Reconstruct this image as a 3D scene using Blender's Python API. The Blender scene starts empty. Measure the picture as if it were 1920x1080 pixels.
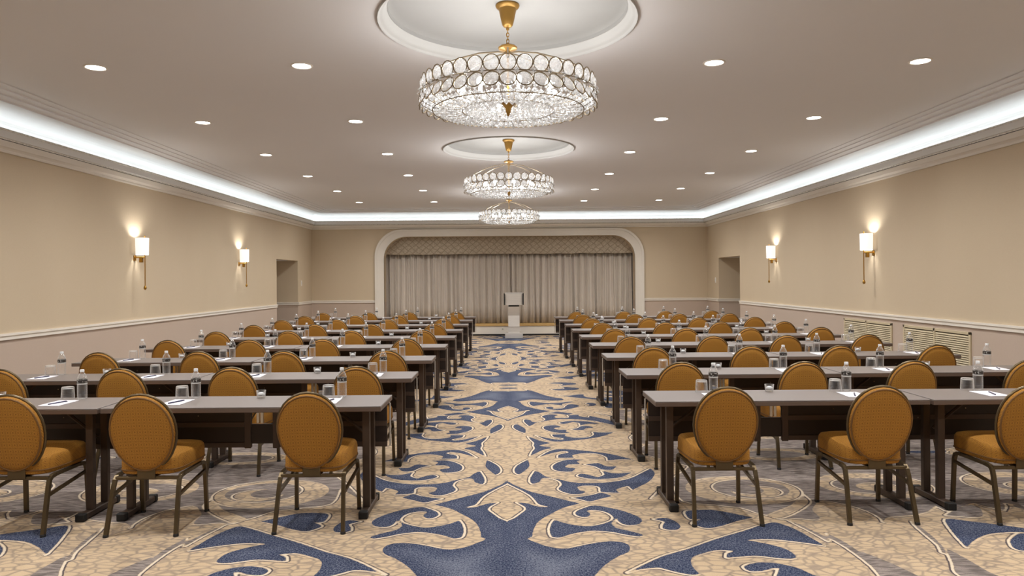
import bpy, bmesh, math, random
import numpy as np
from mathutils import Matrix, Vector
PI = math.pi
R = random.Random(7)
sc = bpy.context.scene
COL = sc.collection

# ------------------------------------------------------------------ camera
cam = bpy.data.cameras.new('camera')
cam.sensor_width = 36.0
cam.lens = 36.0 * 1340 / 1920
cam.shift_x = 4.5 / 1920
cam.shift_y = -16.0 / 1920
cam.clip_start = 0.05
cam.clip_end = 100
camo = bpy.data.objects.new('camera', cam)
COL.objects.link(camo)
camo.matrix_world = Matrix.Translation((0, 0, 1.558)) @ Matrix.Rotation(PI / 2, 4, 'X') @ Matrix.Rotation(-0.0078, 4, 'Z')
sc.camera = camo

# ------------------------------------------------------------------ world, exposure, light levels
world = bpy.data.worlds.new('world')
sc.world = world
world.use_nodes = True
world.node_tree.nodes['Background'].inputs[0].default_value = (1.0, 0.9, 0.8, 1)
world.node_tree.nodes['Background'].inputs[1].default_value = 0.0
sc.view_settings.view_transform = 'Standard'
sc.view_settings.look = 'None'
sc.view_settings.exposure = 0.0
sc.view_settings.gamma = 1.0
sc.view_settings.use_curve_mapping = False
try:
    sc.cycles.use_denoising = True
    sc.cycles.sample_clamp_indirect = 4.0
    sc.cycles.caustics_reflective = False
    sc.cycles.caustics_refractive = False
    sc.cycles.max_bounces = 10
    sc.cycles.transparent_max_bounces = 24
except Exception:
    pass
DOWN_W, CHAND_W, SCONCE_W, COVE_W = 150.0, 48.0, 13.0, 42.0
WARM, NEUT, COOL = (1.0, 0.98, 0.955), (1.0, 0.98, 0.965), (0.86, 0.94, 1.0)

# room (metres): camera at x=0, y=0; the stage wall is at y=19.9
W, Y0, Y1, ZC, ZT = 5.51, -4.0, 19.9, 3.512, 4.0

# ------------------------------------------------------------------ materials
def lin(r, g, b):
    f = lambda c: c / 12.92 if c <= 0.04045 else ((c + 0.055) / 1.055) ** 2.4
    return (f(r / 255), f(g / 255), f(b / 255), 1)

class NT:
    """small helper to write node trees tersely"""
    def __init__(s, name):
        s.m = bpy.data.materials.new(name); s.m.use_nodes = True
        s.t = s.m.node_tree; s.t.nodes.clear()
        s.out = s.t.nodes.new('ShaderNodeOutputMaterial')
    def n(s, typ, _in=None, **kw):
        nd = s.t.nodes.new('ShaderNode' + typ)
        for k, v in kw.items(): setattr(nd, k, v)
        for k, v in (_in or {}).items(): s.set(nd.inputs[k], v)
        return nd
    def set(s, sock, v):
        if isinstance(v, bpy.types.NodeSocket): s.t.links.new(v, sock)
        elif isinstance(v, bpy.types.Node): s.t.links.new(v.outputs[0], sock)
        else:
            if sock.type == 'VECTOR' and isinstance(v, (int, float)): v = (v, v, v)
            sock.default_value = v
    def math(s, op, a, b=0.0, c=None):
        d = {0: a, 1: b}
        if c is not None: d[2] = c
        return s.n('Math', d, operation=op).outputs[0]
    def mix(s, f, a, b, blend='MIX'):
        nd = s.t.nodes.new('ShaderNodeMix'); nd.data_type = 'RGBA'; nd.blend_type = blend
        s.set(nd.inputs[0], f); s.set(nd.inputs[6], a); s.set(nd.inputs[7], b)
        return nd.outputs[2]
    def step(s, x, lo, hi):
        return s.n('MapRange', {0: x, 1: lo, 2: hi, 3: 0.0, 4: 1.0}, interpolation_type='SMOOTHSTEP').outputs[0]
    def obj(s): return s.n('TexCoord').outputs['Object']
    def pos(s): return s.n('NewGeometry').outputs['Position']
    def xyz(s, v): 
        nd = s.n('SeparateXYZ', {0: v}); return nd.outputs[0], nd.outputs[1], nd.outputs[2]
    def noise(s, v, scale, detail=2.0, rough=0.5):
        return s.n('TexNoise', {'Vector': v, 'Scale': scale, 'Detail': detail, 'Roughness': rough}).outputs[0]
    def scale(s, v, xyz):
        return s.n('VectorMath', {0: v, 1: xyz}, operation='MULTIPLY').outputs[0]
    def bsdf(s, col, rough=0.5, metal=0.0, **kw):
        nd = s.n('BsdfPrincipled')
        s.set(nd.inputs['Base Color'], col); s.set(nd.inputs['Roughness'], rough); s.set(nd.inputs['Metallic'], metal)
        for k, v in kw.items(): s.set(nd.inputs[k.replace('_', ' ')], v)
        s.t.links.new(nd.outputs[0], s.out.inputs[0])
        return nd
    def bump(s, bs, h, strength=0.3, dist=0.01):
        b = s.n('Bump', {'Height': h, 'Strength': strength, 'Distance': dist})
        s.set(bs.inputs['Normal'], b)

def plain(name, col, rough=0.5, metal=0.0, var=0.08, vs=6.0, bump=0.0, bs=200.0, **kw):
    t = NT(name); p = t.obj()
    nz = t.noise(p, vs, 3.0)
    d = tuple(c * (1 - var) for c in col[:3]) + (1,); l = tuple(min(1, c * (1 + var)) for c in col[:3]) + (1,)
    b = t.bsdf(t.mix(nz, d, l), rough, metal, **kw)
    if bump: t.bump(b, t.noise(p, bs, 2.0), bump, 0.004)
    return t.m

def emit(name, col, strength):
    t = NT(name); e = t.n('Emission', {0: tuple(col) + (1,), 1: strength})
    t.t.links.new(e.outputs[0], t.out.inputs[0]); return t.m

def glassy(name, tint=(0.97, 0.98, 0.98), base=0.10, edge=0.8, rough=0.05, white=0.45, power=2.0, facets=0):
    t = NT(name)
    lw = t.n('LayerWeight', {0: 0.5}).outputs['Facing']
    f = t.math('MULTIPLY_ADD', t.math('POWER', lw, power), edge, base)
    tr = t.n('BsdfTransparent', {0: tuple(tint) + (1,)})
    gl = t.n('BsdfGlossy', {0: (1, 1, 1, 1), 'Roughness': rough})
    if facets:
        vo = t.n('TexVoronoi', {'Vector': t.obj(), 'Scale': facets}).outputs['Color']
        nm = t.n('VectorMath', {0: t.n('NewGeometry').outputs['Normal'], 1: t.n('VectorMath', {0: t.n('VectorMath', {0: vo, 1: (.5, .5, .5)}, operation='SUBTRACT').outputs[0], 1: 1.3}, operation='MULTIPLY').outputs[0]}, operation='ADD').outputs[0]
        nm = t.n('VectorMath', {0: nm}, operation='NORMALIZE').outputs[0]
        t.set(gl.inputs['Normal'], nm)
        f = t.math('MULTIPLY', f, t.math('MULTIPLY_ADD', t.xyz(vo)[0], 1.1, 0.45))
    df = t.n('BsdfTranslucent', {0: (0.95, 0.96, 0.97, 1)})
    dd = t.n('BsdfDiffuse', {0: (0.95, 0.96, 0.97, 1)})
    md = t.n('MixShader', {0: 0.5, 1: df.outputs[0], 2: dd.outputs[0]})
    m1 = t.n('MixShader', {0: white, 1: gl.outputs[0], 2: md.outputs[0]})
    m2 = t.n('MixShader', {0: f, 1: tr.outputs[0], 2: m1.outputs[0]})
    t.t.links.new(m2.outputs[0], t.out.inputs[0]); return t.m

M = {}
def wall_mat(name, split):
    t = NT(name); p = t.pos(); x, y, z = t.xyz(p)
    nz = t.noise(t.scale(p, (1.2, 1.2, 0.5)), 1.0, 3.0)
    up = t.mix(nz, lin(200, 183, 156), lin(209, 192, 166))
    lo = t.mix(nz, lin(189, 171, 156), lin(197, 179, 164))
    c = t.mix(t.step(z, split - 0.004, split + 0.004), lo, up)
    fib = t.noise(t.scale(p, (60, 60, 260)), 1.0, 2.0)
    c = t.mix(0.06, c, fib, 'OVERLAY')
    b = t.bsdf(c, 0.75); t.bump(b, fib, 0.08, 0.003)
    return t.m
M['wall'] = wall_mat('wallpaper', 0.96)
M['ceil'] = plain('ceiling_paint', lin(228, 226, 226), 0.85, var=0.015, vs=1.0)
M['white'] = plain('white_trim_paint', lin(238, 232, 222), 0.5, var=0.02)
M['cream'] = plain('cream_trim_paint', lin(228, 222, 212), 0.5, var=0.03)
M['cove'] = plain('cove_white_paint', lin(226, 226, 224), 0.8, var=0.01)
M['ring'] = plain('medallion_rim_plaster', lin(186, 185, 182), 0.7, var=0.02)
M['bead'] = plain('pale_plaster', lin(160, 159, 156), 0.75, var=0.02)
def carved_mat():
    t = NT('carved_plaster'); p = t.pos()
    v = t.n('TexVoronoi', {'Vector': t.scale(p, (1, 1, 1.6)), 'Scale': 28.0}, feature='SMOOTH_F1').outputs[0]
    n = t.noise(p, 45.0, 3.0)
    h = t.math('ADD', v, t.math('MULTIPLY', n, 0.6))
    b = t.bsdf(t.mix(t.step(h, 0.3, 1.1), lin(200, 198, 190), lin(240, 238, 232)), 0.7); t.bump(b, h, 0.35, 0.006)
    return t.m
M['carved'] = carved_mat()
M['dark'] = plain('black_gap', lin(30, 27, 25), 0.8)
M['led'] = emit('led_strip', COOL, 1.5)
M['lamp'] = emit('downlight_lens', (1.0, 0.95, 0.88), 22.0)
M['bulb'] = emit('chandelier_bulb', (1.0, 0.96, 0.9), 9.0)
M['gold'] = plain('aged_brass', lin(176, 134, 62), 0.32, 1.0, var=0.15, vs=20)
M['gold_paint'] = plain('gilded_metal', lin(150, 114, 54), 0.4, 0.55, var=0.12, vs=15)
M['wire'] = plain('dull_brass_wire', lin(148, 134, 112), 0.35, 0.9)
M['crystal'] = glassy('cut_crystal', (0.98, 0.985, 0.985), 0.42, 0.55, 0.04, 0.5, 1.5, 42.0)
M['crystal_bead'] = glassy('crystal_bead', (0.97, 0.98, 0.98), 0.5, 0.4, 0.06, 0.55, 1.2, 60.0)
M['bottle'] = glassy('clear_plastic', (0.985, 0.99, 0.99), 0.08, 0.95, 0.05, 0.5, 1.5)
M['glass'] = glassy('clear_glass', (0.985, 0.99, 0.99), 0.06, 0.95, 0.03, 0.5, 1.5)
M['cap'] = plain('white_plastic', lin(226, 228, 230), 0.4)
def label_mat():
    t = NT('bottle_label'); x, y, z = t.xyz(t.obj())
    n = t.noise(t.scale(t.obj(), (90, 90, 60)), 1.0, 1.0)
    band = t.step(t.math('ABSOLUTE', t.math('SUBTRACT', z, 0.125)), 0.012, 0.014)
    c = t.mix(t.step(n, 0.56, 0.6), lin(52, 48, 46), lin(170, 168, 164))
    t.bsdf(t.mix(band, c, lin(196, 196, 194)), 0.4); return t.m
M['label'] = label_mat()
M['paper'] = plain('notepad_paper', lin(232, 230, 236), 0.7, var=0.01)
M['pen'] = plain('navy_pen', lin(40, 42, 78), 0.3)
def fabric():
    t = NT('gold_lattice_fabric'); x, y, z = t.xyz(t.obj())
    v = t.math('ADD', z, y)
    def cell(a, per):
        return t.math('ABSOLUTE', t.math('SUBTRACT', t.math('FRACT', t.math('DIVIDE', a, per)), 0.5))
    P = 0.032
    ax, av = cell(x, P), cell(v, P)
    line = t.math('MULTIPLY', t.step(ax, 0.04, 0.10), t.step(av, 0.04, 0.10))
    d = t.math('SQRT', t.math('ADD', t.math('POWER', t.math('SUBTRACT', 0.5, ax), 2.0), t.math('POWER', t.math('SUBTRACT', 0.5, av), 2.0)))
    dot = t.step(d, 0.11, 0.17)
    dia = t.math('ABSOLUTE', t.math('SUBTRACT', t.math('FRACT', t.math('DIVIDE', t.math('ADD', x, v), P)), 0.5))
    dib = t.math('ABSOLUTE', t.math('SUBTRACT', t.math('FRACT', t.math('DIVIDE', t.math('SUBTRACT', x, v), P)), 0.5))
    diam = t.math('MULTIPLY', t.step(dia, 0.03, 0.10), t.step(dib, 0.03, 0.10))
    k = t.math('MULTIPLY', t.math('MULTIPLY_ADD', line, 0.3, 0.7), t.math('MULTIPLY', t.math('MULTIPLY_ADD', dot, 0.6, 0.4), t.math('MULTIPLY_ADD', diam, 0.3, 0.7)))
    wv = t.noise(t.scale(t.obj(), (1, 1, 1)), 420.0, 1.0)
    k2 = t.math('MULTIPLY', k, t.math('MULTIPLY_ADD', wv, 0.9, 0.55))
    c = t.mix(k2, lin(108, 66, 19), lin(178, 125, 44))
    b = t.bsdf(c, 0.85); t.bump(b, wv, 0.25, 0.002)
    return t.m
M['fabric'] = fabric()
M['piping'] = plain('brown_piping', lin(120, 84, 40), 0.7)
M['bronze'] = plain('bronze_tube', lin(100, 86, 63), 0.38, 0.7, var=0.12, vs=9)
M['rod'] = plain('satin_steel_rod', lin(196, 190, 182), 0.45, 0.2)
M['chrome'] = plain('bright_steel', lin(208, 204, 196), 0.25, 1.0)
M['top'] = plain('grey_laminate', lin(118, 110, 107), 0.38, var=0.05, vs=3.0)
M['edge'] = plain('brown_table_edge', lin(100, 84, 74), 0.45)
M['tleg'] = plain('dark_brown_steel', lin(74, 60, 50), 0.42, 0.2)
M['panel'] = plain('espresso_panel', lin(54, 43, 38), 0.5)
M['rail'] = plain('espresso_rail', lin(88, 72, 62), 0.45)
M['rubber'] = plain('black_rubber', lin(24, 22, 21), 0.7)
M['shade'] = None
def shade_mat():
    t = NT('glowing_lamp_shade')
    bs = t.n('BsdfPrincipled', {'Base Color': (0.9, 0.88, 0.85, 1), 'Roughness': 0.8, 'Emission Color': (1.0, 0.97, 0.93, 1), 'Emission Strength': 0.75})
    t.t.links.new(bs.outputs[0], t.out.inputs[0]); return t.m
M['shade'] = shade_mat()
M['curtain'] = plain('taupe_velvet', lin(206, 197, 186), 0.8, var=0.05, vs=3.0, Sheen_Weight=0.3)
def valance_mat():
    t = NT('leaf_trellis_brocade'); x, y, z = t.xyz(t.obj())
    n = t.noise(t.obj(), 6.0, 2.0)
    xs = t.math('MULTIPLY_ADD', n, 0.08, x); zs = t.math('MULTIPLY_ADD', n, 0.06, z)
    def w(s):
        u = t.math('ADD', t.math('MULTIPLY', xs, 5.0), t.math('MULTIPLY', zs, 6.0 * s))
        u = t.math('ADD', u, t.math('MULTIPLY', t.math('SINE', t.math('MULTIPLY', zs, 26.0)), 0.06))
        return t.math('ABSOLUTE', t.math('SUBTRACT', t.math('FRACT', u), 0.5))
    l = t.math('MULTIPLY', t.step(w(1.0), 0.03, 0.11), t.step(w(-1.0), 0.03, 0.11))
    leaf = t.step(t.noise(t.obj(), 24.0, 2.0), 0.45, 0.6)
    c = t.mix(t.math('MULTIPLY', l, t.math('MULTIPLY_ADD', leaf, 0.4, 0.6)), lin(146, 134, 116), lin(186, 173, 154))
    b = t.bsdf(c, 0.75); return t.m
M['valance'] = valance_mat()
M['wood'] = plain('honey_wood_lip', lin(198, 162, 104), 0.5, var=0.1, vs=4)
def steel():
    t = NT('brushed_steel'); p = t.scale(t.obj(), (3, 3, 160))
    n = t.noise(p, 1.0, 2.0)
    t.bsdf(t.mix(n, lin(200, 194, 188), lin(232, 228, 222)), t.math('MULTIPLY_ADD', n, 0.15, 0.27), 0.35); return t.m
M['steel'] = steel()
M['black'] = plain('black_lacquer', lin(28, 25, 24), 0.4)
M['grille'] = plain('beige_grille_enamel', lin(204, 190, 160), 0.5)
M['green'] = plain('green_plastic', lin(60, 104, 54), 0.5)

# ------------------------------------------------------------------ mesh helpers
class MB:
    def __init__(s): s.v = []; s.f = []; s.mi = []; s.sm = []
    def add(s, vs, fs, mi=0, smooth=False, mat=None):
        o = len(s.v)
        if mat is not None: vs = [mat @ Vector(v) for v in vs]
        s.v += [tuple(v) for v in vs]
        for f in fs: s.f.append(tuple(i + o for i in f)); s.mi.append(mi); s.sm.append(smooth)
        return s
    def box(s, x0, x1, y0, y1, z0, z1, c=0.0, mi=0, mat=None):
        if c <= 0:
            vs = [(x, y, z) for x in (x0, x1) for y in (y0, y1) for z in (z0, z1)]
            fs = [(0, 1, 3, 2), (4, 6, 7, 5), (0, 4, 5, 1), (2, 3, 7, 6), (0, 2, 6, 4), (1, 5, 7, 3)]
            return s.add(vs, fs, mi, False, mat)
        vs, idx = [], {}
        X, Y, Z = (x0, x1), (y0, y1), (z0, z1)
        for a in (0, 1):
            for b in (0, 1):
                for d in (0, 1):
                    sx, sy, sz = (c if a == 0 else -c), (c if b == 0 else -c), (c if d == 0 else -c)
                    for k in range(3):
                        p = [X[a] + sx, Y[b] + sy, Z[d] + sz]; p[k] = (X[a], Y[b], Z[d])[k]
                        idx[a, b, d, k] = len(vs); vs.append(tuple(p))
        g = lambda a, b, d, k: idx[a, b, d, k]
        fs = []
        for a in (0, 1):
            q = [g(a, 0, 0, 0), g(a, 1, 0, 0), g(a, 1, 1, 0), g(a, 0, 1, 0)]; fs.append(q if a else q[::-1])
            q = [g(0, a, 0, 1), g(0, a, 1, 1), g(1, a, 1, 1), g(1, a, 0, 1)]; fs.append(q if a else q[::-1])
            q = [g(0, 0, a, 2), g(1, 0, a, 2), g(1, 1, a, 2), g(0, 1, a, 2)]; fs.append(q if a else q[::-1])
        for i in (0, 1):
            for j in (0, 1):
                fs.append([g(0, i, j, 1), g(1, i, j, 1), g(1, i, j, 2), g(0, i, j, 2)])
                fs.append([g(i, 0, j, 0), g(i, 1, j, 0), g(i, 1, j, 2), g(i, 0, j, 2)])
                fs.append([g(i, j, 0, 0), g(i, j, 1, 0), g(i, j, 1, 1), g(i, j, 0, 1)])
        for a in (0, 1):
            for b in (0, 1):
                for d in (0, 1): fs.append([g(a, b, d, 0), g(a, b, d, 1), g(a, b, d, 2)])
        return s.add(vs, fs, mi, False, mat)
    def lathe(s, prof, n=16, mi=0, mat=None, cap0=False, cap1=False, smooth=True, off=(0, 0)):
        vs, fs = [], []
        for r, z in prof:
            for k in range(n):
                a = 2 * PI * k / n; vs.append((off[0] + r * math.cos(a), off[1] + r * math.sin(a), z))
        for i in range(len(prof) - 1):
            for k in range(n):
                fs.append((i * n + k, i * n + (k + 1) % n, (i + 1) * n + (k + 1) % n, (i + 1) * n + k))
        if cap0: fs.append(tuple(range(n))[::-1])
        if cap1: fs.append(tuple((len(prof) - 1) * n + k for k in range(n)))
        return s.add(vs, fs, mi, smooth, mat)
    def tube(s, pts, r, n=8, closed=False, mi=0, mat=None, square=False, smooth=True):
        P = [Vector(p) for p in pts]; m = len(P); vs, fs = [], []
        up = None
        for i in range(m):
            if closed: t = P[(i + 1) % m] - P[i - 1]
            else: t = P[min(i + 1, m - 1)] - P[max(i - 1, 0)]
            t.normalize()
            if up is None: up = Vector((1, 0, 0)) if abs(t.x) < 0.8 else Vector((0, 1, 0))
            a = (up - t * up.dot(t)).normalized(); b = t.cross(a); up = a
            rr = r[i] if isinstance(r, (list, tuple)) else r
            for k in range(n):
                an = 2 * PI * (k + 0.5) / n
                q = math.sqrt(2) if square else 1.0
                vs.append(P[i] + a * math.cos(an) * rr * q + b * math.sin(an) * rr * q)
        for i in range(m if closed else m - 1):
            j = (i + 1) % m
            for k in range(n): fs.append((i * n + k, i * n + (k + 1) % n, j * n + (k + 1) % n, j * n + k))
        if not closed:
            fs.append(tuple(range(n))[::-1]); fs.append(tuple((m - 1) * n + k for k in range(n)))
        return s.add(vs, fs, mi, smooth and not square, mat)
    def quad(s, a, b, c, d, mi=0): return s.add([a, b, c, d], [(0, 1, 2, 3)], mi)
    def mesh(s, name, mats):
        me = bpy.data.meshes.new(name); me.from_pydata(s.v, [], s.f); me.update()
        for m in (mats if isinstance(mats, (list, tuple)) else [mats]): me.materials.append(m)
        me.polygons.foreach_set('material_index', s.mi); me.polygons.foreach_set('use_smooth', s.sm)
        if any(s.sm):
            try: me.set_sharp_from_angle(angle=math.radians(40))
            except Exception: pass
        return me
    def build(s, name, mats, parent=None, loc=None, fix=True):
        me = s.mesh(name, mats)
        if fix:
            bm = bmesh.new(); bm.from_mesh(me); bmesh.ops.recalc_face_normals(bm, faces=bm.faces); bm.to_mesh(me); bm.free()
        return link(name, me, parent, loc)
def link(name, data, parent=None, loc=None):
    o = bpy.data.objects.new(name, data); COL.objects.link(o)
    if parent is not None: o.parent = parent
    if loc is not None: o.location = loc
    return o
def tag(o, label, cat, group=None, kind=None):
    o['label'] = label; o['category'] = cat
    if group: o['group'] = group
    if kind: o['kind'] = kind
    return o
def thing(name, label, cat, loc=(0, 0, 0), group=None):
    o = bpy.data.objects.new(name, None); COL.objects.link(o); o.location = loc; o.empty_display_size = 0.1
    return tag(o, label, cat, group)
def struct(name, mb, mats, label, cat='structure', parent=None):
    o = mb.build(name, mats, parent); o['kind'] = 'structure'
    if parent is None: tag(o, label, cat)
    return o
def dup(root, loc, rotz=None, label=None):
    r = root.copy(); COL.objects.link(r); r.location = loc
    if rotz is not None: r.rotation_euler = (0, 0, rotz)
    if label: r['label'] = label
    stack = [(root, r)]
    while stack:
        a, b = stack.pop()
        for ch in list(KIDS.get(a.name, [])):
            c = ch.copy(); COL.objects.link(c); c.parent = b
            stack.append((ch, c))
    return r
KIDS = {}
def index_kids():
    KIDS.clear()
    for o in bpy.data.objects:
        if o.parent is not None: KIDS.setdefault(o.parent.name, []).append(o)
def light(name, typ, energy, col, parent, loc, **kw):
    l = bpy.data.lights.new(name, typ); l.energy = energy; l.color = col
    for k, v in kw.items(): setattr(l, k, v)
    return link(name, l, parent, loc)
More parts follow.
